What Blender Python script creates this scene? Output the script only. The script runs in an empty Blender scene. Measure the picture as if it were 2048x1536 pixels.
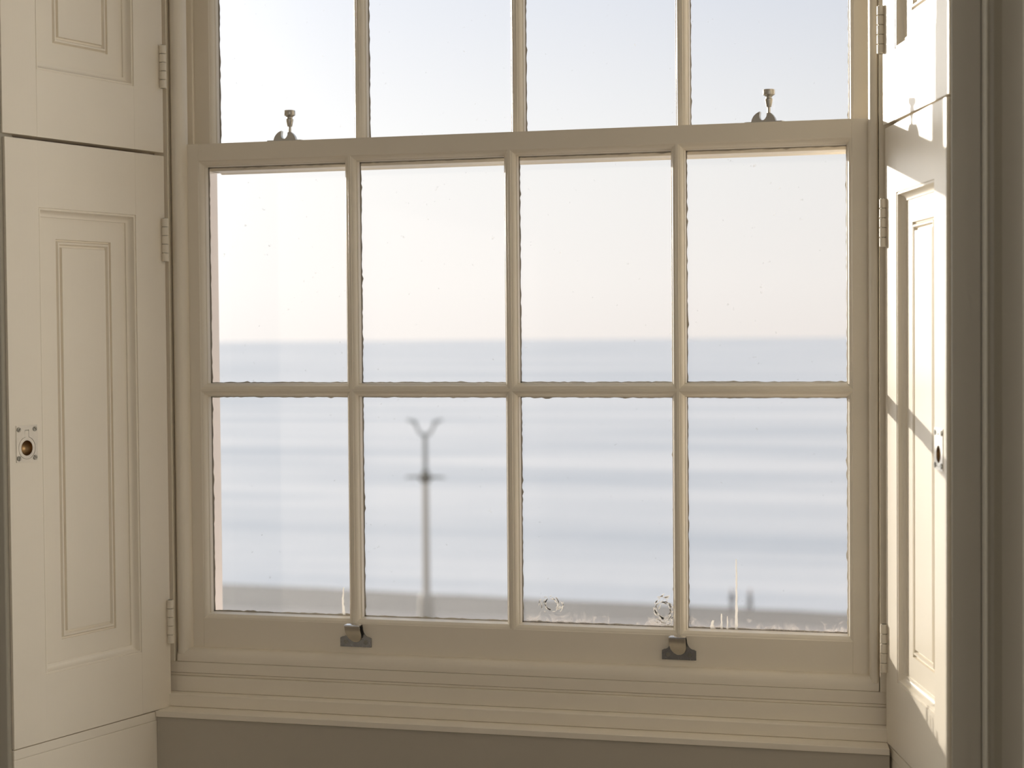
import bpy, bmesh, math, random
from mathutils import Vector, Matrix

# ------------------------------------------------------------------ camera, sky, sun, exposure
S = bpy.context.scene
COL = S.collection
ZO = 1.40                                   # drawing heights are measured from the sash's middle bar, 1.40 m above the floor

cam_d = bpy.data.cameras.new('camera')
cam = bpy.data.objects.new('camera', cam_d)
COL.objects.link(cam)
S.camera = cam
cr = Vector((0.9669, 0.2552, -0.0081)).normalized()
cf = Vector((-0.2553, 0.9664, -0.0284)).normalized()
cu = cr.cross(cf).normalized()
cr = cf.cross(cu).normalized()
cam.matrix_world = Matrix((
    (cr.x, cu.x, -cf.x, 1.4106),
    (cr.y, cu.y, -cf.y, -3.0305),
    (cr.z, cu.z, -cf.z, 0.0999 + ZO),
    (0, 0, 0, 1)))
cam_d.sensor_width = 36.0
cam_d.lens = 61.06
cam_d.clip_start = 0.05
cam_d.clip_end = 20000
cam_d.dof.use_dof = True
cam_d.dof.focus_distance = 3.12
cam_d.dof.aperture_fstop = 3.8

SUN_DIR = Vector((1.0, -1.0, -0.23)).normalized()       # the way the light travels
W = bpy.data.worlds.new('sky')
S.world = W
W.use_nodes = True
nt = W.node_tree
nt.nodes.clear()


def N(t, kind, **kw):
    n = t.nodes.new(kind)
    for k, v in kw.items():
        setattr(n, k, v)
    return n


out = N(nt, 'ShaderNodeOutputWorld')
bg = N(nt, 'ShaderNodeBackground')
nt.links.new(bg.outputs[0], out.inputs[0])
tc = N(nt, 'ShaderNodeTexCoord')
sep = N(nt, 'ShaderNodeSeparateXYZ')
nt.links.new(tc.outputs['Generated'], sep.inputs[0])
ramp = N(nt, 'ShaderNodeValToRGB')
el = ramp.color_ramp.elements
el[0].position, el[0].color = 0.0, (0.755, 0.705, 0.69, 1)
el[1].position, el[1].color = 1.0, (0.36, 0.46, 0.64, 1)
for pos, c in ((0.03, (0.78, 0.745, 0.735)), (0.10, (0.74, 0.74, 0.755)), (0.20, (0.56, 0.60, 0.70)), (0.5, (0.50, 0.575, 0.70))):
    e = ramp.color_ramp.elements.new(pos)
    e.color = (*c, 1)
nt.links.new(sep.outputs['Z'], ramp.inputs[0])
dot = N(nt, 'ShaderNodeVectorMath', operation='DOT_PRODUCT')
dot.inputs[1].default_value = -SUN_DIR
nt.links.new(tc.outputs['Generated'], dot.inputs[0])
mx = N(nt, 'ShaderNodeMath', operation='MAXIMUM')
mx.inputs[1].default_value = 0.0
nt.links.new(dot.outputs['Value'], mx.inputs[0])


def glow(power, gain):
    a = N(nt, 'ShaderNodeMath', operation='POWER')
    a.inputs[1].default_value = power
    nt.links.new(mx.outputs[0], a.inputs[0])
    b = N(nt, 'ShaderNodeMath', operation='MULTIPLY')
    b.inputs[1].default_value = gain
    nt.links.new(a.outputs[0], b.inputs[0])
    return b


g1, g2 = glow(4, 0.50), glow(60, 8.0)
ga = N(nt, 'ShaderNodeMath', operation='ADD')
nt.links.new(g1.outputs[0], ga.inputs[0])
nt.links.new(g2.outputs[0], ga.inputs[1])
gc = N(nt, 'ShaderNodeVectorMath', operation='SCALE')
gc.inputs[0].default_value = (1.0, 0.955, 0.90)
nt.links.new(ga.outputs[0], gc.inputs['Scale'])
sky_sum = N(nt, 'ShaderNodeVectorMath', operation='ADD')
nt.links.new(ramp.outputs[0], sky_sum.inputs[0])
nt.links.new(gc.outputs[0], sky_sum.inputs[1])
nt.links.new(sky_sum.outputs[0], bg.inputs['Color'])
bg.inputs['Strength'].default_value = 1.0

sun_d = bpy.data.lights.new('sun', 'SUN')
sun_d.energy = 9.8
sun_d.color = (1.0, 0.91, 0.80)
sun_d.angle = math.radians(0.6)
sun = bpy.data.objects.new('sun', sun_d)
COL.objects.link(sun)
sun.location = (-30, 30, 12)
sun.rotation_euler = SUN_DIR.to_track_quat('-Z', 'Y').to_euler()

# daylight from unseen windows added to brighten the joinery: one in each side wall, one in the rear wall
for x_, y_, z_, e_, dx_, dy_ in ((6.58, -1.25, 2.05, 80.0, -1, 0), (-5.38, -1.25, 2.05, 84.0, 1, 0), (2.6, -5.58, 2.05, 9.0, 0, 1)):
    fill_d = bpy.data.lights.new('fill_light', 'AREA')
    fill_d.shape = 'RECTANGLE'
    fill_d.size, fill_d.size_y = 1.0, 2.0
    fill_d.energy = e_
    fill_d.color = (1.0, 0.955, 0.88)
    fill_ob = bpy.data.objects.new('fill_light', fill_d)
    COL.objects.link(fill_ob)
    fill_ob.location = (x_, y_, z_)
    fill_ob.rotation_euler = Vector((dx_, dy_, 0.16)).to_track_quat('-Z', 'Y').to_euler()

S.view_settings.view_transform = 'Standard'
S.view_settings.look = 'None'
S.view_settings.gamma = 1.0
S.view_settings.use_curve_mapping = False
S.view_settings.exposure = 0.0
S.cycles.max_bounces = 14
S.cycles.diffuse_bounces = 8
S.cycles.transparent_max_bounces = 16
S.cycles.sample_clamp_indirect = 6.0

# ------------------------------------------------------------------ materials


def new_mat(name):
    m = bpy.data.materials.new(name)
    m.use_nodes = True
    t = m.node_tree
    t.nodes.clear()
    o = N(t, 'ShaderNodeOutputMaterial')
    return m, t, o


def paint(name, col, rough=0.36, grain=0.0, var=0.03, bump=0.12, stretch=(1, 1, 1), spec=0.5):
    """brushed oil paint: faint tone variation, fine brush relief"""
    m, t, o = new_mat(name)
    b = N(t, 'ShaderNodeBsdfPrincipled')
    b.inputs['Roughness'].default_value = rough
    b.inputs['Specular IOR Level'].default_value = spec
    t.links.new(b.outputs[0], o.inputs[0])
    c = N(t, 'ShaderNodeTexCoord')
    n1 = N(t, 'ShaderNodeTexNoise')
    n1.inputs['Scale'].default_value = 9
    n1.inputs['Detail'].default_value = 5
    t.links.new(c.outputs['Object'], n1.inputs['Vector'])
    r = N(t, 'ShaderNodeMixRGB')
    r.inputs[1].default_value = (*[x * (1 - var) for x in col], 1)
    r.inputs[2].default_value = (*[min(1, x * (1 + var)) for x in col], 1)
    t.links.new(n1.outputs['Fac'], r.inputs[0])
    t.links.new(r.outputs[0], b.inputs['Base Color'])
    mp = N(t, 'ShaderNodeMapping')
    mp.inputs['Scale'].default_value = stretch
    t.links.new(c.outputs['Object'], mp.inputs[0])
    n2 = N(t, 'ShaderNodeTexNoise')
    n2.inputs['Scale'].default_value = 260
    n2.inputs['Detail'].default_value = 3
    t.links.new(mp.outputs[0], n2.inputs['Vector'])
    bp = N(t, 'ShaderNodeBump')
    bp.inputs['Strength'].default_value = bump
    bp.inputs['Distance'].default_value = 0.0006
    t.links.new(n2.outputs['Fac'], bp.inputs['Height'])
    t.links.new(bp.outputs[0], b.inputs['Normal'])
    return m


CREAM = (0.86, 0.798, 0.68)
M = {}
M['vert'] = paint('cream paint brushed upright', CREAM, stretch=(1, 1, 0.06))
M['across'] = paint('cream paint brushed across', CREAM, stretch=(0.06, 1, 1))
M['sash'] = paint('cream sash paint', CREAM, rough=0.33, bump=0.08)
M['trim'] = paint('shaded cream trim paint', (0.37, 0.345, 0.28), rough=0.4, stretch=(0.06, 0.06, 1))  # architraves are cream joinery; their dimmer light is put into this darker colour
M['back'] = paint('shaded cream panel paint', (0.50, 0.46, 0.38), rough=0.4, stretch=(0.06, 1, 1))  # panel under the board: cream joinery with its shade put into the colour
M['wall'] = paint('warm wall paint', (0.34, 0.33, 0.31), rough=0.8, bump=0.05)
M['ceiling'] = paint('white ceiling paint', (0.84, 0.83, 0.80), rough=0.85, bump=0.05)
M['floor'] = paint('oak boards', (0.27, 0.23, 0.185), rough=0.45, var=0.15, stretch=(1, .05, 1))
M['stucco'] = paint('pale outside render', (0.93, 0.845, 0.785), rough=0.85, bump=0.2)
M['putty'] = paint('weathered putty', (0.62, 0.55, 0.45), rough=0.6, var=0.1)


def metal(name, col, rough, dirt=0.0):
    m, t, o = new_mat(name)
    b = N(t, 'ShaderNodeBsdfPrincipled')
    b.inputs['Metallic'].default_value = 1.0
    c = N(t, 'ShaderNodeTexCoord')
    n = N(t, 'ShaderNodeTexNoise')
    n.inputs['Scale'].default_value = 180
    n.inputs['Detail'].default_value = 4
    t.links.new(c.outputs['Object'], n.inputs['Vector'])
    r = N(t, 'ShaderNodeMixRGB')
    r.inputs[1].default_value = (*[x * (1 - dirt) for x in col], 1)
    r.inputs[2].default_value = (*col, 1)
    t.links.new(n.outputs['Fac'], r.inputs[0])
    t.links.new(r.outputs[0], b.inputs['Base Color'])
    mr = N(t, 'ShaderNodeMapRange')
    mr.inputs['To Min'].default_value = max(0.05, rough - 0.06)
    mr.inputs['To Max'].default_value = rough + 0.06
    t.links.new(n.outputs['Fac'], mr.inputs['Value'])
    t.links.new(mr.outputs[0], b.inputs['Roughness'])
    t.links.new(b.outputs[0], o.inputs[0])
    return m


M['nickel'] = metal('satin nickel', (0.66, 0.63, 0.57), 0.32, 0.15)
M['chrome'] = metal('dull chrome', (0.36, 0.36, 0.36), 0.26, 0.2)
M['polished'] = metal('polished lift lip', (0.80, 0.80, 0.80), 0.14, 0.05)
M['screw'] = metal('screw steel', (0.36, 0.35, 0.31), 0.3, 0.3)
M['brass'] = metal('tarnished brass cup', (0.42, 0.27, 0.13), 0.42, 0.45)
M['lamp'] = paint('grey lamp paint', (0.42, 0.44, 0.42), rough=0.5, var=0.06)
M['lamp_dark'] = paint('dark lamp collar paint', (0.13, 0.125, 0.10), rough=0.85, var=0.06)
M['lamp_cream'] = paint('cream lamp paint', (0.60, 0.53, 0.43), rough=0.7, var=0.06)


def glass(name, salt, film=0.012):
    """window glass: clear sheet with a mirror at grazing angles, a dust film, and salt crusts along the foot of the pane"""
    m, t, o = new_mat(name)
    tr = N(t, 'ShaderNodeBsdfTransparent')
    tr.inputs[0].default_value = (0.985, 0.99, 0.985, 1)
    gl = N(t, 'ShaderNodeBsdfGlossy')
    gl.inputs['Roughness'].default_value = 0.02
    fr = N(t, 'ShaderNodeFresnel')
    fr.inputs[0].default_value = 1.45
    fm = N(t, 'ShaderNodeMath', operation='MULTIPLY')
    fm.inputs[1].default_value = 0.5
    t.links.new(fr.outputs[0], fm.inputs[0])
    mix1 = N(t, 'ShaderNodeMixShader')
    t.links.new(fm.outputs[0], mix1.inputs[0])
    t.links.new(tr.outputs[0], mix1.inputs[1])
    t.links.new(gl.outputs[0], mix1.inputs[2])
    df = N(t, 'ShaderNodeBsdfDiffuse')
    df.inputs[0].default_value = (0.62, 0.58, 0.54, 1)
    tl = N(t, 'ShaderNodeBsdfTranslucent')
    tl.inputs[0].default_value = (0.45, 0.42, 0.39, 1)
    dm = N(t, 'ShaderNodeMixShader')
    dm.inputs[0].default_value = 0.6
    t.links.new(df.outputs[0], dm.inputs[1])
    t.links.new(tl.outputs[0], dm.inputs[2])
    c = N(t, 'ShaderNodeTexCoord')
    oi = N(t, 'ShaderNodeObjectInfo')
    off = N(t, 'ShaderNodeVectorMath', operation='MULTIPLY_ADD')
    cmb = N(t, 'ShaderNodeCombineXYZ')
    for k in range(3):
        t.links.new(oi.outputs['Random'], cmb.inputs[k])
    t.links.new(cmb.outputs[0], off.inputs[0])
    off.inputs[1].default_value = (37.0, 11.0, 23.0)
    t.links.new(c.outputs['Object'], off.inputs[2])
    # specks
    vo = N(t, 'ShaderNodeTexNoise')
    vo.inputs['Scale'].default_value = 95
    vo.inputs['Detail'].default_value = 2
    t.links.new(off.outputs[0], vo.inputs['Vector'])
    sp = N(t, 'ShaderNodeMapRange')
    sp.inputs['From Min'].default_value = 0.73
    sp.inputs['From Max'].default_value = 0.85
    sp.inputs['To Max'].default_value = 0.35
    t.links.new(vo.outputs['Fac'], sp.inputs['Value'])
    total = N(t, 'ShaderNodeMath', operation='ADD')
    total.inputs[1].default_value = film
    t.links.new(sp.outputs[0], total.inputs[0])
    fac = total
    if salt:
        sz = N(t, 'ShaderNodeSeparateXYZ')
        t.links.new(c.outputs['Object'], sz.inputs[0])
        fall = N(t, 'ShaderNodeMapRange')
        fall.inputs['From Min'].default_value = 0.055
        fall.inputs['From Max'].default_value = 0.004
        t.links.new(sz.outputs['Z'], fall.inputs['Value'])
        mp = N(t, 'ShaderNodeMapping')
        mp.inputs['Scale'].default_value = (1.0, 1.0, 0.85)
        t.links.new(off.outputs[0], mp.inputs[0])
        big = N(t, 'ShaderNodeTexNoise')
        big.inputs['Scale'].default_value = 30
        big.inputs['Detail'].default_value = 7
        big.inputs['Roughness'].default_value = 0.72
        big.inputs['Distortion'].default_value = 1.6
        t.links.new(mp.outputs[0], big.inputs['Vector'])
        # crust where noise + nearness to the foot passes a threshold
        sm = N(t, 'ShaderNodeMath', operation='MULTIPLY_ADD')
        sm.inputs[1].default_value = 0.42
        t.links.new(fall.outputs[0], sm.inputs[0])
        t.links.new(big.outputs['Fac'], sm.inputs[2])
        cru = N(t, 'ShaderNodeMapRange')
        cru.inputs['From Min'].default_value = 0.80
        cru.inputs['From Max'].default_value = 0.98
        cru.inputs['To Max'].default_value = 0.45
        t.links.new(sm.outputs[0], cru.inputs['Value'])
        # veil of dust lower down
        veil = N(t, 'ShaderNodeMath', operation='MULTIPLY')
        veil.inputs[1].default_value = 0.03
        t.links.new(fall.outputs[0], veil.inputs[0])
        a1 = N(t, 'ShaderNodeMath', operation='ADD')
        t.links.new(cru.outputs[0], a1.inputs[0])
        t.links.new(veil.outputs[0], a1.inputs[1])
        a2 = N(t, 'ShaderNodeMath', operation='ADD', use_clamp=True)
        t.links.new(a1.outputs[0], a2.inputs[0])
        t.links.new(total.outputs[0], a2.inputs[1])
        fac = a2
    mix2 = N(t, 'ShaderNodeMixShader')
    t.links.new(fac.outputs[0], mix2.inputs[0])
    t.links.new(mix1.outputs[0], mix2.inputs[1])
    t.links.new(dm.outputs[0], mix2.inputs[2])
    t.links.new(mix2.outputs[0], o.inputs[0])
    return m


M['glass'] = glass('window glass', False)
M['glass_dusty'] = glass('dusty window glass', False, 0.05)
M['glass_salt'] = glass('salt stained window glass', True, 0.05)
m, t, o = new_mat('dried paint run')
b = N(t, 'ShaderNodeBsdfPrincipled')
b.inputs['Base Color'].default_value = (0.88, 0.86, 0.83, 1)
b.inputs['Roughness'].default_value = 0.7
b.inputs['Subsurface Weight'].default_value = 0.0
tl = N(t, 'ShaderNodeBsdfTranslucent')
tl.inputs[0].default_value = (0.88, 0.86, 0.83, 1)
mi = N(t, 'ShaderNodeMixShader')
mi.inputs[0].default_value = 0.7
t.links.new(b.outputs[0], mi.inputs[1])
t.links.new(tl.outputs[0], mi.inputs[2])
t.links.new(mi.outputs[0], o.inputs[0])
M['run'] = m

# sea: rippled water, calmer slicks lying in long streaks
m, t, o = new_mat('sea water')
b = N(t, 'ShaderNodeBsdfPrincipled')
b.inputs['IOR'].default_value = 1.33
t.links.new(b.outputs[0], o.inputs[0])
c = N(t, 'ShaderNodeTexCoord')
mp = N(t, 'ShaderNodeMapping')
mp.inputs['Scale'].default_value = (0.0045, 0.034, 1)
mp.inputs['Rotation'].default_value = (0, 0, math.radians(5.5))
t.links.new(c.outputs['Object'], mp.inputs[0])
st = N(t, 'ShaderNodeTexNoise')
st.inputs['Scale'].default_value = 1.0
st.inputs['Detail'].default_value = 5
st.inputs['Roughness'].default_value = 0.55
st.inputs['Distortion'].default_value = 0.6
t.links.new(mp.outputs[0], st.inputs['Vector'])
cr_ = N(t, 'ShaderNodeMapRange')
cr_.inputs['From Min'].default_value = 0.36
cr_.inputs['From Max'].default_value = 0.62
t.links.new(st.outputs['Fac'], cr_.inputs['Value'])
cm = N(t, 'ShaderNodeMixRGB')
cm.inputs[1].default_value = (0.46, 0.49, 0.52, 1)
cm.inputs[2].default_value = (0.72, 0.70, 0.68, 1)
t.links.new(cr_.outputs[0], cm.inputs[0])
t.links.new(cm.outputs[0], b.inputs['Base Color'])
b.inputs['Roughness'].default_value = 0.45
wn = N(t, 'ShaderNodeTexNoise')
wn.inputs['Scale'].default_value = 0.8
wn.inputs['Detail'].default_value = 6
mp2 = N(t, 'ShaderNodeMapping')
mp2.inputs['Scale'].default_value = (0.35, 1.0, 1)
t.links.new(c.outputs['Object'], mp2.inputs[0])
t.links.new(mp2.outputs[0], wn.inputs['Vector'])
bp = N(t, 'ShaderNodeBump')
bp.inputs['Strength'].default_value = 0.5
bp.inputs['Distance'].default_value = 0.25
t.links.new(wn.outputs['Fac'], bp.inputs['Height'])
t.links.new(bp.outputs[0], b.inputs['Normal'])
M['sea'] = m

# shingle
m, t, o = new_mat('beach shingle')
b = N(t, 'ShaderNodeBsdfPrincipled')
b.inputs['Roughness'].default_value = 0.8
t.links.new(b.outputs[0], o.inputs[0])
c = N(t, 'ShaderNodeTexCoord')
vn = N(t, 'ShaderNodeTexVoronoi')
vn.inputs['Scale'].default_value = 9.0
t.links.new(c.outputs['Object'], vn.inputs['Vector'])
mm = N(t, 'ShaderNodeMixRGB')
mm.inputs[1].default_value = (0.06, 0.057, 0.053, 1)
mm.inputs[2].default_value = (0.15, 0.14, 0.13, 1)
t.links.new(vn.outputs['Color'], mm.inputs[0])
t.links.new(mm.outputs[0], b.inputs['Base Color'])
bp = N(t, 'ShaderNodeBump')
bp.inputs['Distance'].default_value = 0.08
bp.inputs['Strength'].default_value = 0.8
t.links.new(vn.outputs['Distance'], bp.inputs['Height'])
t.links.new(bp.outputs[0], b.inputs['Normal'])
M['shingle'] = m
M['tarmac'] = paint('promenade asphalt', (0.22, 0.20, 0.19), rough=0.9, var=0.1)
M['coat'] = paint('dark coat', (0.30, 0.31, 0.31), rough=0.9)
M['trousers'] = paint('grey trousers', (0.32, 0.31, 0.30), rough=0.9)
M['skin'] = paint('skin', (0.55, 0.36, 0.27), rough=0.6)
M['hair'] = paint('brown hair', (0.09, 0.06, 0.04), rough=0.7)

# ------------------------------------------------------------------ mesh helpers


class MB:
    def __init__(self):
        self.v, self.f = [], []

    def add(self, vs, fs):
        n = len(self.v)
        self.v += [tuple(p) for p in vs]
        self.f += [tuple(i + n for i in q) for q in fs]
        return self

    def box(self, x0, x1, y0, y1, z0, z1):
        vs = [(x, y, z) for z in (z0, z1) for y in (y0, y1) for x in (x0, x1)]
        return self.add(vs, [(0, 2, 3, 1), (4, 5, 7, 6), (0, 1, 5, 4), (2, 6, 7, 3), (0, 4, 6, 2), (1, 3, 7, 5)])

    def prism(self, poly, axis, a0, a1):
        def P(p, q, a):
            return {'x': (a, p, q), 'y': (p, a, q), 'z': (p, q, a)}[axis]
        n = len(poly)
        vs = [P(p, q, a0) for p, q in poly] + [P(p, q, a1) for p, q in poly]
        fs = [tuple(range(n))[::-1], tuple(range(n, 2 * n))]
        fs += [(i, (i + 1) % n, n + (i + 1) % n, n + i) for i in range(n)]
        return self.add(vs, fs)

    def ring(self, u0, u1, z0, z1, prof, fn, cap=False):
        """rectangular mitred moulding: prof = (inset, height) pairs, fn maps (u, h, z)"""
        vs, fs = [], []
        for d, h in prof:
            vs += [fn(u0 + d, h, z0 + d), fn(u1 - d, h, z0 + d), fn(u1 - d, h, z1 - d), fn(u0 + d, h, z1 - d)]
        for k in range(len(prof) - 1):
            for i in range(4):
                j = (i + 1) % 4
                fs.append((4 * k + i, 4 * k + j, 4 * k + 4 + j, 4 * k + 4 + i))
        if cap:
            k = 4 * (len(prof) - 1)
            fs.append((k, k + 1, k + 2, k + 3))
        return self.add(vs, fs)

    def lathe(self, prof, cx, cy, z0=0.0, n=28, axis='z'):
        vs, fs = [], []
        for r, z in prof:
            for i in range(n):
                a = 2 * math.pi * i / n
                p, q = r * math.cos(a), r * math.sin(a)
                if axis == 'z':
                    vs.append((cx + p, cy + q, z0 + z))
                else:                                   # axis y: cx = x, cy = z, z0 = y start
                    vs.append((cx + p, z0 + z, cy + q))
        for k in range(len(prof) - 1):
            for i in range(n):
                j = (i + 1) % n
                fs.append((k * n + i, k * n + j, k * n + n + j, k * n + n + i))
        fs.append(tuple(range(n))[::-1])
        fs.append(tuple(range((len(prof) - 1) * n, len(prof) * n)))
        return self.add(vs, fs)

    def tube(self, pts, r, n=10):
        pts = [Vector(p) for p in pts]
        rs = r if isinstance(r, (list, tuple)) else [r] * len(pts)
        vs, fs = [], []
        for k, p in enumerate(pts):
            d = (pts[min(k + 1, len(pts) - 1)] - pts[max(k - 1, 0)]).normalized()
            a = d.orthogonal().normalized() if k == 0 else (a - d * a.dot(d)).normalized()
            b = d.cross(a)
            for i in range(n):
                w = 2 * math.pi * i / n
                vs.append(p + (a * math.cos(w) + b * math.sin(w)) * rs[k])
        for k in range(len(pts) - 1):
            for i in range(n):
                j = (i + 1) % n
                fs.append((k * n + i, k * n + j, k * n + n + j, k * n + n + i))
        fs.append(tuple(range(n))[::-1])
        fs.append(tuple(range((len(pts) - 1) * n, len(pts) * n)))
        return self.add(vs, fs)

    def plate(self, loops, fn, h0, h1):
        """flat plate with holes; loops of (p, q), fn maps (p, h, q)"""
        bm = bmesh.new()
        es = []
        for lp in loops:
            vs = [bm.verts.new((p, 0, q)) for p, q in lp]
            es += [bm.edges.new((vs[i], vs[(i + 1) % len(vs)])) for i in range(len(vs))]
        bmesh.ops.triangle_fill(bm, use_beauty=True, use_dissolve=False, edges=es)
        bm.verts.index_update()
        tri = [[v.index for v in f.verts] for f in bm.faces]
        co = [v.co.copy() for v in bm.verts]
        bm.free()
        n = len(co)
        vs = [fn(c.x, h0, c.z) for c in co] + [fn(c.x, h1, c.z) for c in co]
        fs = [tuple(q) for q in tri] + [tuple(i + n for i in q) for q in tri]
        k = 0
        for lp in loops:
            m_ = len(lp)
            fs += [(k + i, k + (i + 1) % m_, n + k + (i + 1) % m_, n + k + i) for i in range(m_)]
            k += m_
        return self.add(vs, fs)

    def mesh(self, name, mat, smooth=35):
        me = bpy.data.meshes.new(name)
        me.from_pydata(self.v, [], self.f)
        bm = bmesh.new()
        bm.from_mesh(me)
        bmesh.ops.recalc_face_normals(bm, faces=bm.faces)
        bm.to_mesh(me)
        bm.free()
        if smooth:
            me.polygons.foreach_set('use_smooth', [True] * len(me.polygons))
            me.set_sharp_from_angle(angle=math.radians(smooth))
        if mat:
            me.materials.append(M[mat])
        return me

    def build(self, name, mat, parent=None, bevel=0.0, smooth=35, local=False):
        """link as one object; under a parent the vertices are world ones unless local"""
        me = self.mesh(name, mat, smooth)
        ob = bpy.data.objects.new(name, me)
        COL.objects.link(ob)
        if parent is not None:
            ob.parent = parent
            if not local:
                me.transform(MW[parent.name].inverted())
        MW[ob.name] = MW[parent.name].copy() if parent is not None else Matrix()
        if bevel:
            md = ob.modifiers.new('edges', 'BEVEL')
            md.width = bevel
            md.segments = 2
            md.limit_method = 'ANGLE'
            md.angle_limit = math.radians(40)
            md.harden_normals = False
        return ob


MW = {}


def tag(o, label=None, cat=None, group=None, kind=None):
    for k, v in (('label', label), ('category', cat), ('group', group), ('kind', kind)):
        if v:
            o[k] = v
    return o


def thing(name, loc, label, cat, rz=0.0, group=None, kind=None):
    o = bpy.data.objects.new(name, None)
    o.empty_display_size = 0.1
    COL.objects.link(o)
    o.location = loc
    o.rotation_euler = (0, 0, rz)
    MW[o.name] = Matrix.Translation(loc) @ Matrix.Rotation(rz, 4, 'Z')
    return tag(o, label, cat, group, kind)


def struct(name, mb, mat, label, cat='wall', bevel=0.0, smooth=35):
    return tag(mb.build(name, mat, None, bevel, smooth), label, cat, 'pieces of the room walls' if name.startswith('wall_') else None, 'structure')


def kids(o):
    return [c for c in bpy.data.objects if c.parent == o]


def copy_tree(o, parent=None, shift=Vector()):
    c = o.copy()
    COL.objects.link(c)
    if parent is not None:
        c.parent = parent
    c.location = o.location + shift
    MW[c.name] = MW[o.name].copy()
    for k in kids(o):
        copy_tree(k, c)
    return c


def z(v):
    return v + ZO


# ------------------------------------------------------------------ the place: ground, sea, room shell
G = -11.5                                           # promenade level
SEA = -20.5
mb = MB()
mb.add([(-7000, 128, SEA), (7000, 128, SEA), (7000, 7000, SEA), (-7000, 7000, SEA)], [(0, 1, 2, 3)])
struct('sea', mb, 'sea', 'calm pale grey sea with soft long streaks reaching the horizon', 'sea', smooth=0)


def beach_z(x, y):
    t_ = min(1.0, max(0.0, (y - 74) / 62.0))
    return G - 0.4 + (SEA - 0.25 - (G - 0.4)) * t_ + (-(t_ - 1) * 0.0)


rnd = random.Random(4)
mb = MB()
xs = [-400, -250, -160, -120, -100] + list(range(-90, 41, 3)) + [60, 100, 200, 300]
nx = len(xs)
rows = 46
for j in range(rows):
    s_ = j / (rows - 1)
    for x in xs:
        edge = 133.6 - 0.0955 * x                    # the water line runs slightly aslant
        yy = 74 + (edge + 6 - 74) * s_
        full = G - 0.4 + (SEA - (G - 0.4)) * (yy - 74) / (edge - 74)
        bumpy = 0.10 * math.sin(x * 0.21 + yy * 0.5) + rnd.uniform(-0.07, 0.07)
        mb.v.append((x, yy, full + bumpy * (1 if s_ < 0.85 else 0.25)))
for j in range(rows - 1):
    for i in range(nx - 1):
        a = j * nx + i
        mb.f.append((a, a + 1, a + nx + 1, a + nx))
struct('beach', mb, 'shingle', 'dark shingle beach sloping down to the edge of the sea', 'beach')

mb = MB()
mb.box(-400, 300, 0.3, 74.2, G - 1.5, G)
struct('promenade', mb, 'tarmac', 'flat asphalt promenade below the window in front of the beach', 'ground')

# room shell
struct('floor', MB().box(-5.4, 6.6, -5.6, -0.09, -0.05, 0.0), 'floor', 'brown oak boarded floor of the room', 'floor')
struct('ceiling', MB().box(-5.4, 6.6, -5.6, 0.25, 3.2, 3.3), 'ceiling', 'white plaster ceiling over the room', 'ceiling')
for n_, side_, xw in ((2, 'right', 6.5), (3, 'left', -5.3)):
    sg = 1 if xw > 0 else -1

    def span(a_, b_):
        return sorted((xw + sg * a_, xw + sg * b_))
    for y0_, y1_, a_, b_ in ((-5.6, -1.8, 0, 3.2), (-0.7, 0.25, 0, 3.2), (-1.8, -0.7, 0, 0.98), (-1.8, -0.7, 3.12, 3.2)):
        struct('wall_' + side_, MB().box(*span(0, 0.2), y0_, y1_, a_, b_), 'wall', 'plain painted wall on the %s of the room' % side_, 'wall')
    fill_win = thing('window_%d' % n_, (xw + sg * 0.1, -1.25, 0.98), 'tall unseen window added for fill light in the %s wall' % side_, 'window', kind='structure')  # added out of view to hold a fill light
    for y0_, y1_, a_, b_ in ((-1.8, -1.75, 0.98, 3.12), (-0.75, -0.7, 0.98, 3.12), (-1.75, -0.75, 0.98, 1.05), (-1.75, -0.75, 3.06, 3.12), (-1.75, -0.75, 2.03, 2.07)):
        MB().box(*span(0.11, 0.16), y0_, y1_, a_, b_).build('frame_bar', 'sash', fill_win, 0.002)
for x0_, x1_, a_, b_ in ((-5.5, 2.05, 0, 3.2), (3.15, 6.7, 0, 3.2), (2.05, 3.15, 0, 0.98), (2.05, 3.15, 3.12, 3.2)):
    struct('wall_rear', MB().box(x0_, x1_, -5.7, -5.5, a_, b_), 'wall', 'plain painted wall behind the viewer', 'wall')
fill_win = thing('window_4', (2.6, -5.6, 0.98), 'tall unseen window added for fill light in the rear wall', 'window', kind='structure')  # added behind the camera, carries the third fill light
for x0_, x1_, a_, b_ in ((2.05, 2.1, 0.98, 3.12), (3.1, 3.15, 0.98, 3.12), (2.1, 3.1, 0.98, 1.05), (2.1, 3.1, 3.06, 3.12), (2.1, 3.1, 2.03, 2.07)):
    MB().box(x0_, x1_, -5.66, -5.61, a_, b_).build('frame_bar', 'sash', fill_win, 0.002)
HEAD = 1.36
struct('wall_front', MB().prism([(-5.3, -0.425), (-0.20, -0.425), (-0.088, -0.03), (-0.076, 0.0), (-0.074, 0.25), (-5.3, 0.25)], 'z', 0, z(HEAD)),
       'stucco', 'thick wall pier behind the left shutters with a pale outside reveal', 'wall')
struct('wall_front', MB().prism([(6.5, -0.425), (1.425, -0.425), (1.3135, -0.03), (1.30, 0.0), (1.288, 0.25), (6.5, 0.25)], 'z', 0, z(HEAD)),
       'stucco', 'thick wall pier behind the right shutters', 'wall')
struct('wall_front', MB().box(-5.3, 6.5, -0.425, 0.25, z(HEAD) + 0.002, 3.2), 'wall', 'wall above the head of the window', 'wall')
struct('wall_front', MB().box(-0.075, 1.288, -0.07, 0.25, 0.0, z(-0.612)), 'stucco', 'wall under the window board', 'wall')

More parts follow.
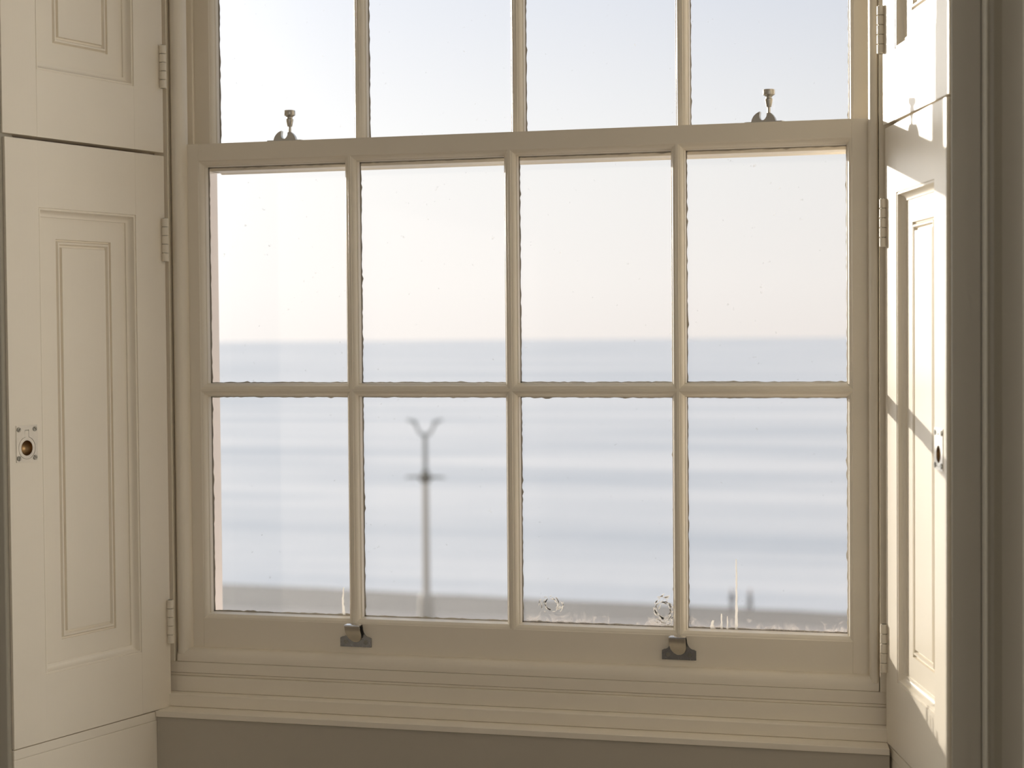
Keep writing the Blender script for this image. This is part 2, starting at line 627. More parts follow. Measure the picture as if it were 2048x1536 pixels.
# ------------------------------------------------------------------ window frame (setting)
P, FW = 0.30, 0.0048
STEP = P + FW                                       # bar to bar
XR = 4 * P + 3 * FW                                 # inner edge of the right stile
BX = [P + FW / 2 + k * STEP for k in range(3)]      # bar centres
Z1, Z2, Z4, Z5 = 0.4644, 0.4321, -0.4342, -0.4949
OV = [(0.0, 0.0), (0.0006, 0.0012), (0.0022, 0.0016), (0.0044, 0.0030), (0.0062, 0.0054), (0.0074, 0.0086), (0.0080, 0.0116),
      (0.0094, 0.0118), (0.0100, 0.0136), (0.0102, 0.0240)]       # ovolo: (into the opening, away from the room)

win = thing('window_1', (0.6, 0.05, z(Z5)), 'box frame of the tall sash window between the shutters', 'window', kind='structure')


def frame_piece(name, mb, mat='sash', bevel=0.0012, label=None):
    o = mb.build(name, mat, win, bevel)
    if label:
        o['label'] = label
    return o


zb0, zt0 = z(-0.5135), z(HEAD)
beadL = [(-0.0445, 0.004), (-0.0445, -0.0215), (-0.0405, -0.026), (-0.0345, -0.026), (-0.0300, -0.0235), (-0.0262, -0.0185), (-0.0232, -0.0120), (-0.0218, -0.004), (-0.0215, 0.004)]
frame_piece('staff_bead', MB().prism(beadL, 'z', z(-0.4995), zt0), 'vert')
beadR = [(1.2595, 0.004), (1.2595, -0.0215), (1.2570, -0.026), (1.2515, -0.026), (1.2475, -0.0240), (1.2447, -0.0200), (1.2430, -0.0145), (1.2424, -0.008), (1.2424, 0.004)]
frame_piece('staff_bead', MB().prism(beadR, 'z', z(-0.4995), zt0), 'vert')
beadB = [(0.004, z(-0.4890)), (-0.0100, z(-0.4890)), (-0.0165, z(-0.4905)), (-0.0215, z(-0.4945)), (-0.0250, z(-0.5000)), (-0.0262, z(-0.5060)), (-0.0262, z(-0.5135)), (0.004, z(-0.5135))]
frame_piece('staff_bead', MB().prism(beadB, 'x', -0.0445, 1.2595), 'across')
frame_piece('hanging_stile', MB().box(-0.076, -0.0474, -0.030, 0.02, zb0, zt0), 'vert')
frame_piece('hanging_stile', MB().box(1.2612, 1.300, -0.030, 0.02, zb0, zt0), 'vert')
frame_piece('pulley_stile', MB().box(-0.070, -0.0458, 0.0, 0.12, z(-0.53), zt0), 'vert')
frame_piece('pulley_stile', MB().box(XR + 0.0458, 1.2895, 0.0, 0.12, z(-0.53), zt0), 'vert')
frame_piece('parting_bead', MB().box(-0.0465, -0.0305, 0.0462, 0.0545, z(0.30), zt0), 'vert')
frame_piece('parting_bead', MB().box(XR + 0.0305, XR + 0.0465, 0.0462, 0.0545, z(0.30), zt0), 'vert')
frame_piece('outer_lining', MB().box(-0.0735, -0.036, 0.102, 0.120, z(-0.53), zt0), 'vert')
frame_piece('outer_lining', MB().box(XR + 0.036, 1.2875, 0.102, 0.120, z(-0.53), zt0), 'vert')
frame_piece('frame_head', MB().box(-0.07, 1.286, 0.0, 0.12, z(HEAD) - 0.03, z(HEAD)), 'across')
frame_piece('outside_sill', MB().prism([(0.0, z(-0.497)), (0.10, z(-0.502)), (0.33, z(-0.530)), (0.33, z(-0.58)), (0.0, z(-0.58))], 'x', -0.0735, 1.2875), 'stucco')

# window board and apron under the sash
board = thing('trim_1', (0.6, -0.05, z(-0.61)), 'stepped window board with a square nosing under the sash', 'trim', kind='structure')
bx0, bx1 = -0.0575, 1.2845
MB().box(bx0, bx1, -0.0265, 0.0, z(-0.5345), z(-0.5138)).build('apron_board', 'across', board, 0.0008)
MB().box(bx0, bx1, -0.0255, 0.0, z(-0.5398), z(-0.5350)).build('apron_groove', 'across', board, 0.0008)
MB().box(bx0, bx1, -0.0310, 0.0, z(-0.5692), z(-0.5400)).build('apron_board', 'across', board, 0.0008)
MB().prism([(-0.0, z(-0.5694)), (-0.053, z(-0.5698)), (-0.055, z(-0.5712)), (-0.055, z(-0.5928)), (0.0, z(-0.5928))], 'x', bx0 + 0.002, bx1 - 0.001).build('board_step', 'across', board, 0.0008)
noz = [(-0.0475, -0.052), (1.2745, -0.052), (1.2800, -0.0925), (-0.0572, -0.0925)]
mb = MB()
mb.add([(x, y, z(-0.5931) - (0.0022 if y < -0.06 else 0)) for x, y in noz] + [(x, y, z(-0.606)) for x, y in noz],
       [(0, 1, 2, 3), (7, 6, 5, 4), (0, 4, 5, 1), (1, 5, 6, 2), (2, 6, 7, 3), (3, 7, 4, 0)])
mb.build('board_nosing', 'across', board, 0.001)
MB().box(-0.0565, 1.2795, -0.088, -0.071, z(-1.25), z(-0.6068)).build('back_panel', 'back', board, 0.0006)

# ------------------------------------------------------------------ sashes


def bar_profile(cx, y0):
    right = [(cx + FW / 2 + a, y0 + d) for a, d in OV] + [(cx + 0.0045, y0 + 0.0245), (cx + 0.0035, y0 + 0.041)]
    left = [(2 * cx - x, y) for x, y in right]
    return right + left[::-1]


def h_profile(cz, y0):
    return [(y, q) for q, y in bar_profile(cz, y0)]


def stile_profile(x_out, x_in, y0, dep=0.0435):
    s = 1 if x_in > x_out else -1
    return [(x_out, y0), (x_in, y0)] + [(x_in + s * a, y0 + d) for a, d in OV[1:]] + [(x_in + s * 0.001, y0 + 0.0245), (x_in + s * 0.001, y0 + dep), (x_out, y0 + dep)]


def ledge_profile(z_out, z_in, y0, dep=0.0435):
    """bottom rail: the moulding ends in a shallow ledge running up to the glass"""
    return [(y0, z_out), (y0, z_in)] + [(y0 + d, z_in + a) for a, d in OV[1:5]] + [(y0 + 0.0070, z_in + 0.0078), (y0 + 0.0240, z_in + 0.0100), (y0 + 0.0246, z_in + 0.001), (y0 + dep, z_in + 0.001), (y0 + dep, z_out)]


def rail_profile(z_out, z_in, y0, dep=0.0435):
    return [(y, q) for q, y in stile_profile(z_out, z_in, y0, dep)]


pane_meshes = {}


def make_pane(mat, w, h):
    key = (mat, round(w, 4), round(h, 4))
    if key not in pane_meshes:
        pane_meshes[key] = MB().box(-w / 2, w / 2, 0.0, 0.003, 0, h).mesh('pane', mat, 0)
    return pane_meshes[key]


def putty_ring(x0, x1, z0, z1, y, seed):
    """fillet of putty outside the glass with a ragged inner line"""
    r_ = random.Random(seed)
    mb = MB()

    def edge(a, b, inward):
        (ax, az), (bx, bz) = a, b
        L = math.hypot(bx - ax, bz - az)
        n = max(8, int(L / 0.007))
        jag = [r_.uniform(0.0, 0.0016) + (r_.random() < 0.10) * r_.uniform(0, 0.002) for _ in range(n + 1)]
        vs = []
        for i in range(n + 1):
            s_ = i / n
            px, pz = ax + (bx - ax) * s_, az + (bz - az) * s_
            w_ = 0.0112 + jag[i]
            vs += [(px, y, pz), (px + inward[0] * w_, y, pz + inward[1] * w_), (px + inward[0] * (w_ - 0.003), y + 0.003, pz + inward[1] * (w_ - 0.003)), (px, y + 0.013, pz)]
        fs = []
        for i in range(n):
            for k in range(4):
                l = (k + 1) % 4
                fs.append((4 * i + k, 4 * i + 4 + k, 4 * i + 4 + l, 4 * i + l))
        fs += [(0, 1, 2, 3), (4 * n + 3, 4 * n + 2, 4 * n + 1, 4 * n)]
        mb.add(vs, fs)
    edge((x0, z0), (x0, z1), (1, 0))
    edge((x1, z0), (x1, z1), (-1, 0))
    edge((x0, z0), (x1, z0), (0, 1))
    edge((x0, z1), (x1, z1), (0, -1))
    return mb


def sash(root, y0, zb, zt, z_low, z_high, stile_out, upper):
    """stiles, rails, glazing bars and panes of one sliding sash"""
    zm = (z_low + z_high) / 2
    if not upper:
        zm = -0.0004
    g = 0.0003
    MB().prism(stile_profile(-stile_out, 0.0, y0), 'z', z(zb), z(zt)).build('stile', 'sash', root, 0.0007)
    MB().prism(stile_profile(XR + stile_out, XR, y0), 'z', z(zb), z(zt)).build('stile', 'sash', root, 0.0007)
    MB().prism((rail_profile if upper else ledge_profile)(z(zb), z(z_low), y0), 'x', g, XR - g).build('bottom_rail' if not upper else 'meeting_rail', 'sash', root, 0.0007)
    MB().prism(rail_profile(z(zt), z(z_high), y0), 'x', g, XR - g).build('meeting_rail' if not upper else 'top_rail', 'sash', root, 0.0007)
    for cx in BX:
        MB().prism(bar_profile(cx, y0 + 0.0001), 'z', z(z_low) - 0.001, z(z_high) + 0.001).build('glazing_bar', 'sash', root, 0.0003)
    xe = [-0.0] + BX + [XR]
    for k in range(4):
        a = 0.0 if k == 0 else BX[k - 1]
        b_ = XR if k == 3 else BX[k]
        MB().prism(h_profile(z(zm), y0 + 0.0002), 'x', a, b_).build('glazing_bar', 'sash', root, 0.0003)
    rowsz = [(z_low, zm - FW / 2), (zm + FW / 2, z_high)]
    for r_, (pz0, pz1) in enumerate(rowsz):
        for k in range(4):
            a = 0.0 if k == 0 else BX[k - 1] + FW / 2
            b_ = XR if k == 3 else BX[k] - FW / 2
            w, h = (b_ - a) - 0.006, (pz1 - pz0) - 0.006
            me = make_pane('glass' if upper else ('glass_salt' if r_ == 0 and k > 1 else 'glass_dusty'), w, h)
            ob = bpy.data.objects.new('pane', me)
            COL.objects.link(ob)
            ob.parent = root
            ob.location = Vector(((a + b_) / 2, y0 + 0.0246, z(pz0 + 0.003))) - MW[root.name].translation
            MW[ob.name] = Matrix.Translation(((a + b_) / 2, y0 + 0.0246, z(pz0 + 0.003)))
            pt = putty_ring(a - 0.0005, b_ + 0.0005, z(pz0), z(pz1), y0 + 0.0278, 100 * r_ + k + (50 if upper else 0))
            pt.build('putty', 'putty', ob)
            PANES[(upper, r_, k)] = ob


PANES = {}
lower = thing('lower_sash', (XR / 2, 0.02, z(Z5)), 'lower sliding sash of eight panes in two rows with salt stained feet', 'window sash')
upper = thing('upper_sash', (XR / 2, 0.075, z(0.43)), 'upper sliding sash with clear panes against the sky behind the meeting rail', 'window sash')
sash(lower, 0.0, Z5, Z1, Z4, Z2, 0.043, False)
sash(upper, 0.055, 0.4175, 1.325, 0.4600, 1.29, 0.043, True)
# weathered drip fillet along the outer foot of the upper sash
MB().prism([(0.0985, z(0.4185)), (0.0985, z(0.445)), (0.108, z(0.436)), (0.108, z(0.4150))], 'x', 0.0, XR).build('drip_fillet', 'sash', upper, 0.0008)

# dried paint runs on the lowest panes


def run(pane, x, z0_, length, w, seed, bend=0.0):
    r_ = random.Random(seed)
    mb = MB()
    n = max(5, int(length / 0.005))
    vs, fs = [], []
    for i in range(n + 1):
        s_ = i / n
        zz = z0_ + length * s_
        ww = w * (1.1 - 0.75 * s_) * r_.uniform(0.75, 1.2) / 2
        xx = x + bend * math.sin(s_ * 3.0) + r_.uniform(-0.0004, 0.0004)
        vs += [(xx - ww, -0.0009, zz), (xx + ww, -0.0009, zz), (xx + ww, 0.0001, zz), (xx - ww, 0.0001, zz)]
    for i in range(n):
        for k in range(4):
            l = (k + 1) % 4
            fs.append((4 * i + k, 4 * i + 4 + k, 4 * i + 4 + l, 4 * i + l))
    fs += [(0, 1, 2, 3), (4 * n + 3, 4 * n + 2, 4 * n + 1, 4 * n)]
    mb.add(vs, fs)
    o_ = mb.build('paint_run', 'run', pane, local=True)
    o_['label'] = 'pale run of dried paint'
    return o_


pw = P / 2
run(PANES[(False, 0, 0)], 0.1245, 0.008, 0.052, 0.0050, 1, -0.002)
run(PANES[(False, 0, 3)], -0.0545, 0.004, 0.128, 0.0048, 2, 0.0006)
run(PANES[(False, 0, 3)], -0.0805, 0.004, 0.030, 0.0045, 3)
run(PANES[(False, 0, 3)], -0.0700, 0.004, 0.026, 0.0032, 4)
run(PANES[(False, 0, 3)], -0.0945, 0.004, 0.018, 0.0085, 5, -0.003)


def splash(pane, cx, cz, rx, rz_, n, seed):
    """curled salt crust: short bent flakes in a ring"""
    r_ = random.Random(seed)
    mb = MB()
    for k in range(n):
        a = r_.uniform(0, 2 * math.pi)
        q = r_.uniform(0.45, 1.0)
        px, pz = cx + rx * q * math.cos(a), max(0.006, cz + rz_ * q * math.sin(a))
        th = a + math.pi / 2 + r_.uniform(-0.5, 0.5)
        L, w = r_.uniform(0.004, 0.011), r_.uniform(0.0008, 0.0022)
        pts = []
        for i in range(4):
            s_ = i / 3 - 0.5
            pts.append((px + L * s_ * math.cos(th), pz + L * s_ * math.sin(th) + 0.002 * (s_ * s_)))
        dx, dz = -math.sin(th) * w / 2, math.cos(th) * w / 2
        vs, fs = [], []
        for i, (x_, z_) in enumerate(pts):
            f_ = (0.4, 1.0, 1.0, 0.3)[i]
            vs += [(x_ - dx * f_, -0.0007, z_ - dz * f_), (x_ + dx * f_, -0.0007, z_ + dz * f_), (x_ + dx * f_, 0.0001, z_ + dz * f_), (x_ - dx * f_, 0.0001, z_ - dz * f_)]
        for i in range(3):
            for k2 in range(4):
                l = (k2 + 1) % 4
                fs.append((4 * i + k2, 4 * i + 4 + k2, 4 * i + 4 + l, 4 * i + l))
        fs += [(0, 1, 2, 3), (15, 14, 13, 12)]
        mb.add(vs, fs)
    o_ = mb.build('salt_crust', 'run', pane, local=True)
    o_['kind'] = 'stuff'
    o_['label'] = 'whitish flakes of salt crust'


splash(PANES[(False, 0, 2)], 0.122, 0.036, 0.020, 0.028, 90, 11)
splash(PANES[(False, 0, 2)], -0.085, 0.040, 0.024, 0.016, 40, 12)

# sash lifts on the bottom rail


def arc(cx, cz, r, a0, a1, n):
    return [(cx + r * math.cos(math.radians(a0 + (a1 - a0) * i / n)), cz + r * math.sin(math.radians(a0 + (a1 - a0) * i / n))) for i in range(n + 1)]


def screw_head(mb, x, q, y, r, ang, fn):
    """slotted head: two half discs over a base disc"""
    for s in (0, 1):
        a0 = ang + 180 * s + 12
        half = arc(x, q, r, a0, a0 + 156, 9)
        mb.plate([half], fn, y, y + 0.0012)
    mb.plate([arc(x, q, r, 0, 360 - 20, 17)], fn, y - 0.0004, y + 0.0003)
    return mb


def make_lift(cx, zbot):
    def F(p, h, q):                                  # h towards the room
        return (cx + p, -h, z(zbot) + q)
    r = 0.0305
    outline = [(-r, 0.0), (r, 0.0), (r, 0.0165), (r - 0.004, 0.0185)]
    outline += [(r - 0.004 - 0.0125 * math.sin(math.radians(a)), 0.0185 + 0.017 * (1 - math.cos(math.radians(a)))) for a in range(10, 91, 10)]
    outline += [(0.0125, 0.0420)]
    outline = outline + [(-x_, q) for x_, q in outline[::-1][:-2]] + [(-r, 0.0165)]
    pl = MB().plate([outline], F, 0.0, 0.0026).build('sash_lift', 'chrome', lower, 0.0006)
    # the curled tongue
    mb = MB()
    vs, fs = [], []
    n = 14
    for i in range(n + 1):
        s_ = i / n
        q = 0.0085 + 0.0345 * s_
        out_ = 0.0026 + 0.0210 * math.sin(s_ * math.pi / 2) ** 1.3
        wid = 0.0146 * math.sqrt(max(0.03, 1 - (1 - min(1, s_ * 1.9)) ** 2))
        thk = 0.0024
        vs += [F(-wid, out_, q), F(wid, out_, q), F(wid, max(0.001, out_ - thk), q + 0.0006), F(-wid, max(0.001, out_ - thk), q + 0.0006)]
    for i in range(n):
        for k in range(4):
            l = (k + 1) % 4
            fs.append((4 * i + k, 4 * i + 4 + k, 4 * i + 4 + l, 4 * i + l))
    fs += [(0, 1, 2, 3), (4 * n + 3, 4 * n + 2, 4 * n + 1, 4 * n)]
    mb.add(vs, fs)
    mb.build('lift_hook', 'nickel', pl, 0.0005)
    # lip rolled back over the top
    mb = MB()
    lipv = [(-0.0146, 0.0236, 0.0432), (0.0146, 0.0236, 0.0432), (0.0146, 0.0222, 0.0440), (-0.0146, 0.0222, 0.0440), (-0.0130, 0.0015, 0.0441), (0.0130, 0.0015, 0.0441)]
    mb.add([F(*p) for p in lipv] + [F(p[0], p[1], p[2] - 0.0022) for p in lipv],
           [(0, 1, 2, 3), (3, 2, 5, 4), (6, 9, 8, 7), (9, 10, 11, 8), (0, 6, 7, 1), (1, 7, 8, 2), (2, 8, 11, 5), (5, 11, 10, 4), (4, 10, 9, 3), (3, 9, 6, 0)])
    mb.build('lift_lip', 'polished', pl)
    for sx, ang in ((-0.0195, 40), (0.0195, 80)):
        screw_head(MB(), sx, 0.0092, 0.0024, 0.0040, ang, F).build('screw', 'screw', pl)
    return pl


make_lift(0.3067, -0.4772)
make_lift(0.9119, -0.4772)

# sash fasteners on the meeting rail


def make_fastener(cx, yb, turn):
    zb = z(Z1)
    ca, sa = math.cos(turn), math.sin(turn)

    def F(p, h, q):
        return (cx + p * ca - h * sa, yb + p * sa + h * ca, zb + q)
    base = MB()
    base.plate([[(-0.033, -0.013), (0.033, -0.013), (0.036, 0.0), (0.033, 0.013), (-0.033, 0.013), (-0.036, 0.0)]], lambda p, h, q: F(p - 0.004, q, h), 0.0, 0.0028)
    fo = base.build('sash_fastener', 'nickel', lower, 0.0005)
    # half round lug with a hook shaped notch
    R_ = 0.0220
    C_ = -0.0052
    lug = [(x_ + C_, q) for x_, q in arc(0, 0, R_, 180, 106, 10)]
    lug += [(-0.0121, 0.0140), (-0.0116, 0.0100), (-0.0100, 0.0072), (-0.0075, 0.0058), (-0.0045, 0.0062), (-0.0020, 0.0085), (0.0002, 0.0122), (0.0009, 0.0180), (0.0061, 0.0185)]
    lug += [(x_ + C_, q) for x_, q in arc(0, 0, R_, 57, 0, 8)]
    MB().plate([lug], F, -0.0060, 0.0060).build('lug', 'nickel', fo, 0.0007)
    prof = [(0.0028, 0.010), (0.0028, 0.0285), (0.0046, 0.0290), (0.0052, 0.0320), (0.0070, 0.0405), (0.0070, 0.0425), (0.0052, 0.0440), (0.0052, 0.0462), (0.0078, 0.0485), (0.0104, 0.0500),
            (0.0107, 0.0515), (0.0107, 0.0575), (0.0100, 0.0590), (0.0, 0.0592)]
    px, py, _ = F(0.0035, 0, 0)
    MB().lathe(prof[:1] + [(0.0028, 0.0288)] + [(0.0, 0.0289)], px, py, zb, 14).build('pivot_rod', 'nickel', fo)
    MB().lathe([(0.0, 0.0288)] + prof[2:], px, py, zb, 26).build('thumb_nut', 'nickel', fo)
    return fo


make_fastener(0.1725, 0.026, math.radians(4))
make_fastener(1.0672, 0.026, math.radians(-6))

# ------------------------------------------------------------------ shutters


def knuckle_mesh():
    r, h = 0.0063, 0.0160
    prof = [(0.0, 0.0), (r - 0.0008, 0.0), (r, 0.0008), (r, h - 0.0008), (r - 0.0008, h), (0.0, h)]
    return MB().lathe(prof, 0, 0, 0, 18).mesh('knuckle', 'sash', 40)


KN = knuckle_mesh()
MOULD = [(0.0, 0.0), (0.0007, -0.0018), (0.0016, -0.0018), (0.0022, -0.0010), (0.0042, -0.0012), (0.0050, -0.0040), (0.0062, -0.0072), (0.0085, -0.0096), (0.0118, -0.0110), (0.0150, -0.0114),
         (0.0156, -0.0135), (0.0188, -0.0135)]
BEAD = [(0.0, 0.0), (0.0010, -0.0042), (0.0028, -0.0046), (0.0042, -0.0014), (0.0056, 0.0004), (0.0080, 0.0004), (0.0092, -0.0012), (0.0106, -0.0050), (0.0136, -0.0046), (0.0148, 0.0)]


def place(side, hx, hy, ang):
    d = Vector((side * math.sin(ang), -math.cos(ang), 0))
    return math.atan2(d.y, d.x), -side               # rotation, sign of the room side along local y


def make_shutter(label, side, hx, hy, ang, L, z0, z1, pz0, pz1, hinges, pull=None, group=None):
    rz, s = place(side, hx, hy, ang)
    root = thing('window_shutter', (hx, hy, z(z0)), label, 'shutter', rz, group)
    H = z1 - z0

    def F(u, h, q):                                   # q measured from the drawing zero
        return (u, s * h, q - z0)

    def bx(u0, u1, h0, h1, q0, q1):
        a, b_ = sorted((s * h0, s * h1))
        return MB().box(u0, u1, a, b_, q0 - z0, q1 - z0)
    T = -0.032
    e = 0.00006
    hs = bx(0.0, 0.078 - e, 0, T, z0, z1).build('stile', 'vert', root, 0.0006, local=True)
    fs_ = bx(0.318 + e, L, 0, T, z0, z1).build('stile', 'vert', root, 0.0 if pull else 0.0006, local=True)
    bx(0.078, 0.318, 0, T, z0, pz0).build('rail', 'across', root, 0.0, local=True)
    bx(0.078, 0.318, 0, T, pz1, z1).build('rail', 'across', root, 0.0, local=True)
    MB().ring(0.078, 0.318, pz0, pz1, MOULD, F).build('panel_moulding', 'vert', root, 0, 30, True)
    prof = [(0.0185, -0.0300), (0.0185, -0.0135), (0.052, -0.0135)] + [(0.052 + a, -0.0135 + h) for a, h in BEAD[1:]]
    MB().ring(0.078, 0.318, pz0, pz1, prof, F, True).build('panel', 'vert', root, 0, 30, True)
    for q0, q1 in hinges:
        hp = MB().lathe([(0.0, 0.0), (0.0042, 0.0), (0.0042, q1 - q0), (0.0, q1 - q0)], 0.004, s * 0.0045, q0 - z0, 12)
        hg = hp.build('hinge', 'screw', root, local=True)
        pitch = (q1 - q0) / 5
        for k in range(5):
            kn = bpy.data.objects.new('knuckle', KN)
            COL.objects.link(kn)
            kn.parent = hg
            kn.location = (0.004, s * 0.0045, q0 - z0 + k * pitch + 0.0002)
            kn.scale = (1, 1, (pitch - 0.0010) / 0.016)
            MW[kn.name] = MW[root.name].copy()
    if pull:
        pu, pz = pull
        # recess bored for the cup
        cut = MB().lathe([(0.0150, -0.02), (0.0150, 0.02)], pu, pz - 0.0075 - z0, 0.0, 28, 'y')
        cme = cut.mesh('cut', None, 0)
        co_ = bpy.data.objects.new('cut', cme)
        COL.objects.link(co_)
        co_.parent = root
        md = fs_.modifiers.new('bore', 'BOOLEAN')
        md.object = co_
        md.operation = 'DIFFERENCE'
        md.solver = 'EXACT'
        dg = bpy.context.evaluated_depsgraph_get()
        dg.update()
        me = bpy.data.meshes.new_from_object(fs_.evaluated_get(dg))
        fs_.modifiers.clear()
        fs_.data = me
        bpy.data.objects.remove(co_)
        me.polygons.foreach_set('use_smooth', [False] * len(me.polygons))

        def FP(p, h, q):                              # p towards the free edge
            return (pu + p, s * h, pz + q - z0)
        wx, wz = 0.0238, 0.0312
        hc = -0.0075                                  # the eye sits below the middle of the plate
        R2 = 0.0192
        key = arc(0, hc, R2, 103, 437, 40) + [(0.0046, hc + 0.0310), (-0.0046, hc + 0.0310)]
        rect = [(-wx, -wz), (wx, -wz), (wx, wz), (-wx, wz)]
        pl = MB().plate([rect, key], FP, -0.0004, 0.0012).build('ring_pull', 'nickel', root, 0.0, local=True)
        pl['label'] = 'flush satin metal plate with a folding ring'
        ringo = arc(0, hc, 0.0185, 103, 437, 40) + [(0.0040, hc + 0.0294), (-0.0040, hc + 0.0294)]
        ringi = arc(0, hc, 0.0130, 0, 348, 30)
        MB().plate([ringo, ringi], FP, -0.0003, 0.0011).build('pull_ring', 'nickel', pl, 0.0, local=True)
        # dark bed behind ring, cup in its middle
        bed = arc(0, hc, R2 + 0.001, 103, 437, 40) + [(0.0052, hc + 0.032), (-0.0052, hc + 0.032)]
        bedi = arc(0, hc, 0.0131, 0, 348, 30)
        MB().plate([bed, bedi], FP, -0.0005, 0.0001).build('ring_bed', 'screw', pl, 0.0, local=True)
        cup = MB()
        vs, fq = [], []
        m_, nn = 8, 28
        for i in range(m_ + 1):
            a = (math.pi / 2) * i / m_
            for k in range(nn):
                w = 2 * math.pi * k / nn
                vs.append(FP(0.0132 * math.cos(a) * math.cos(w), -0.0002 - 0.0115 * math.sin(a), hc + 0.0132 * math.cos(a) * math.sin(w)))
        for i in range(m_):
            for k in range(nn):
                j = (k + 1) % nn
                fq.append((i * nn + k, i * nn + j, i * nn + nn + j, i * nn + nn + k))
        cup.add(vs, fq).build('cup', 'brass', pl, local=True)['label'] = 'dark brass cup behind the ring'
        for sx, sz_, ang_ in ((-0.0183, 0.0243, 40), (0.0183, 0.0243, 130), (-0.0183, -0.0245, 25), (0.0183, -0.0245, 100)):
            screw_head(MB(), sx, sz_, 0.0011, 0.0042, ang_, FP).build('screw', 'screw', pl, local=True)
    return root


A = math.radians(15.6)
LH = [(-0.4745, -0.392), (0.2414, 0.3225)]
UH = [(0.5634, 0.6436), (1.20, 1.28)]
GRP = 'hinged window shutters'
make_shutter('lower left folding shutter leaf with a long recessed panel and flush ring pull', -1, -0.0456, -0.05, A, 0.3925, -0.5945, 0.4382, -0.480, 0.3246, LH, (0.3543, -0.0785), GRP)
make_shutter('upper left folding shutter leaf above a dark gap', -1, -0.0460, -0.05, A, 0.3965, 0.4446, 1.345, 0.559, 1.23, UH, None, GRP)
make_shutter('lower right folding shutter leaf raked by sunlight with a flush ring pull', 1, 1.2725, -0.05, A, 0.3865, -0.5930, 0.4395, -0.477, 0.3270, LH, (0.3450, -0.0750), GRP)
make_shutter('upper right folding shutter leaf blown out by direct sun', 1, 1.2690, -0.05, math.radians(16.8), 0.3850, 0.4446, 1.345, 0.559, 1.23, UH, None, GRP)

# splayed elbow linings under the shutters


def elbow(n, side, hx, hy, ztop, label):
    rz, s = place(side, hx, hy, A)
    root = thing('trim_%d' % n, (hx, hy, z(-1.4)), label, 'trim', rz, kind='structure')

    def bx(u0, u1, h0, h1, q0, q1):
        a, b_ = sorted((s * h0, s * h1))
        return MB().box(u0, u1, a, b_, q0 + 1.4, q1 + 1.4)
    bx(0.004, 0.3925, -0.0010, -0.034, ztop - 0.0165, ztop).build('elbow_cap', 'across', root, 0.0008, local=True)
    bx(0.004, 0.3925, -0.0012, -0.034, -1.399, ztop - 0.0168).build('elbow_board', 'vert', root, 0.0006, local=True)


elbow(2, -1, -0.0456, -0.05, -0.5965, 'splayed wooden lining below the left shutter')
elbow(3, 1, 1.2725, -0.05, -0.5960, 'splayed wooden lining below the right shutter')

# architraves
ar = [(1.3835, -0.395), (1.3835, -0.4365), (1.3850, -0.4380), (1.4243, -0.4380), (1.4243, -0.4345), (1.4262, -0.4345), (1.4266, -0.4400), (1.4278, -0.4425), (1.4296, -0.4435), (1.4314, -0.4425),
      (1.4322, -0.4395), (1.4330, -0.4350), (1.4345, -0.4300), (1.4380, -0.4268), (1.4430, -0.4262), (1.4480, -0.4285), (1.4530, -0.4340), (1.4545, -0.4352), (1.4720, -0.4375), (1.4830, -0.4370), (1.4850, -0.4330), (1.5250, -0.4330), (1.5250, -0.4245), (1.4300, -0.4235), (1.4300, -0.395)]
arch = thing('trim_4', (1.45, -0.43, 0.0), 'moulded architrave in shade beside the right shutters', 'trim', kind='structure')
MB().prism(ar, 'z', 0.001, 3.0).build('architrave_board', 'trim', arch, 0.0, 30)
al = [(2 * 0.6134 - x, y) for x, y in ar]
arch = thing('trim_5', (-0.22, -0.43, 0.0), 'moulded architrave at the edge of the left shutters', 'trim', kind='structure')
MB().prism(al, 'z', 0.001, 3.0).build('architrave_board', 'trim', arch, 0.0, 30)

# ------------------------------------------------------------------ outside: lamp post, walkers
LX, LY = -20.66, 66.2
lp = thing('street_lamp', (LX, LY, G), 'tall lamp post with two forked arms standing before the sea', 'street lamp')


def LV(prof, n=20):
    return MB().lathe(prof, LX, LY, 0.0, n)


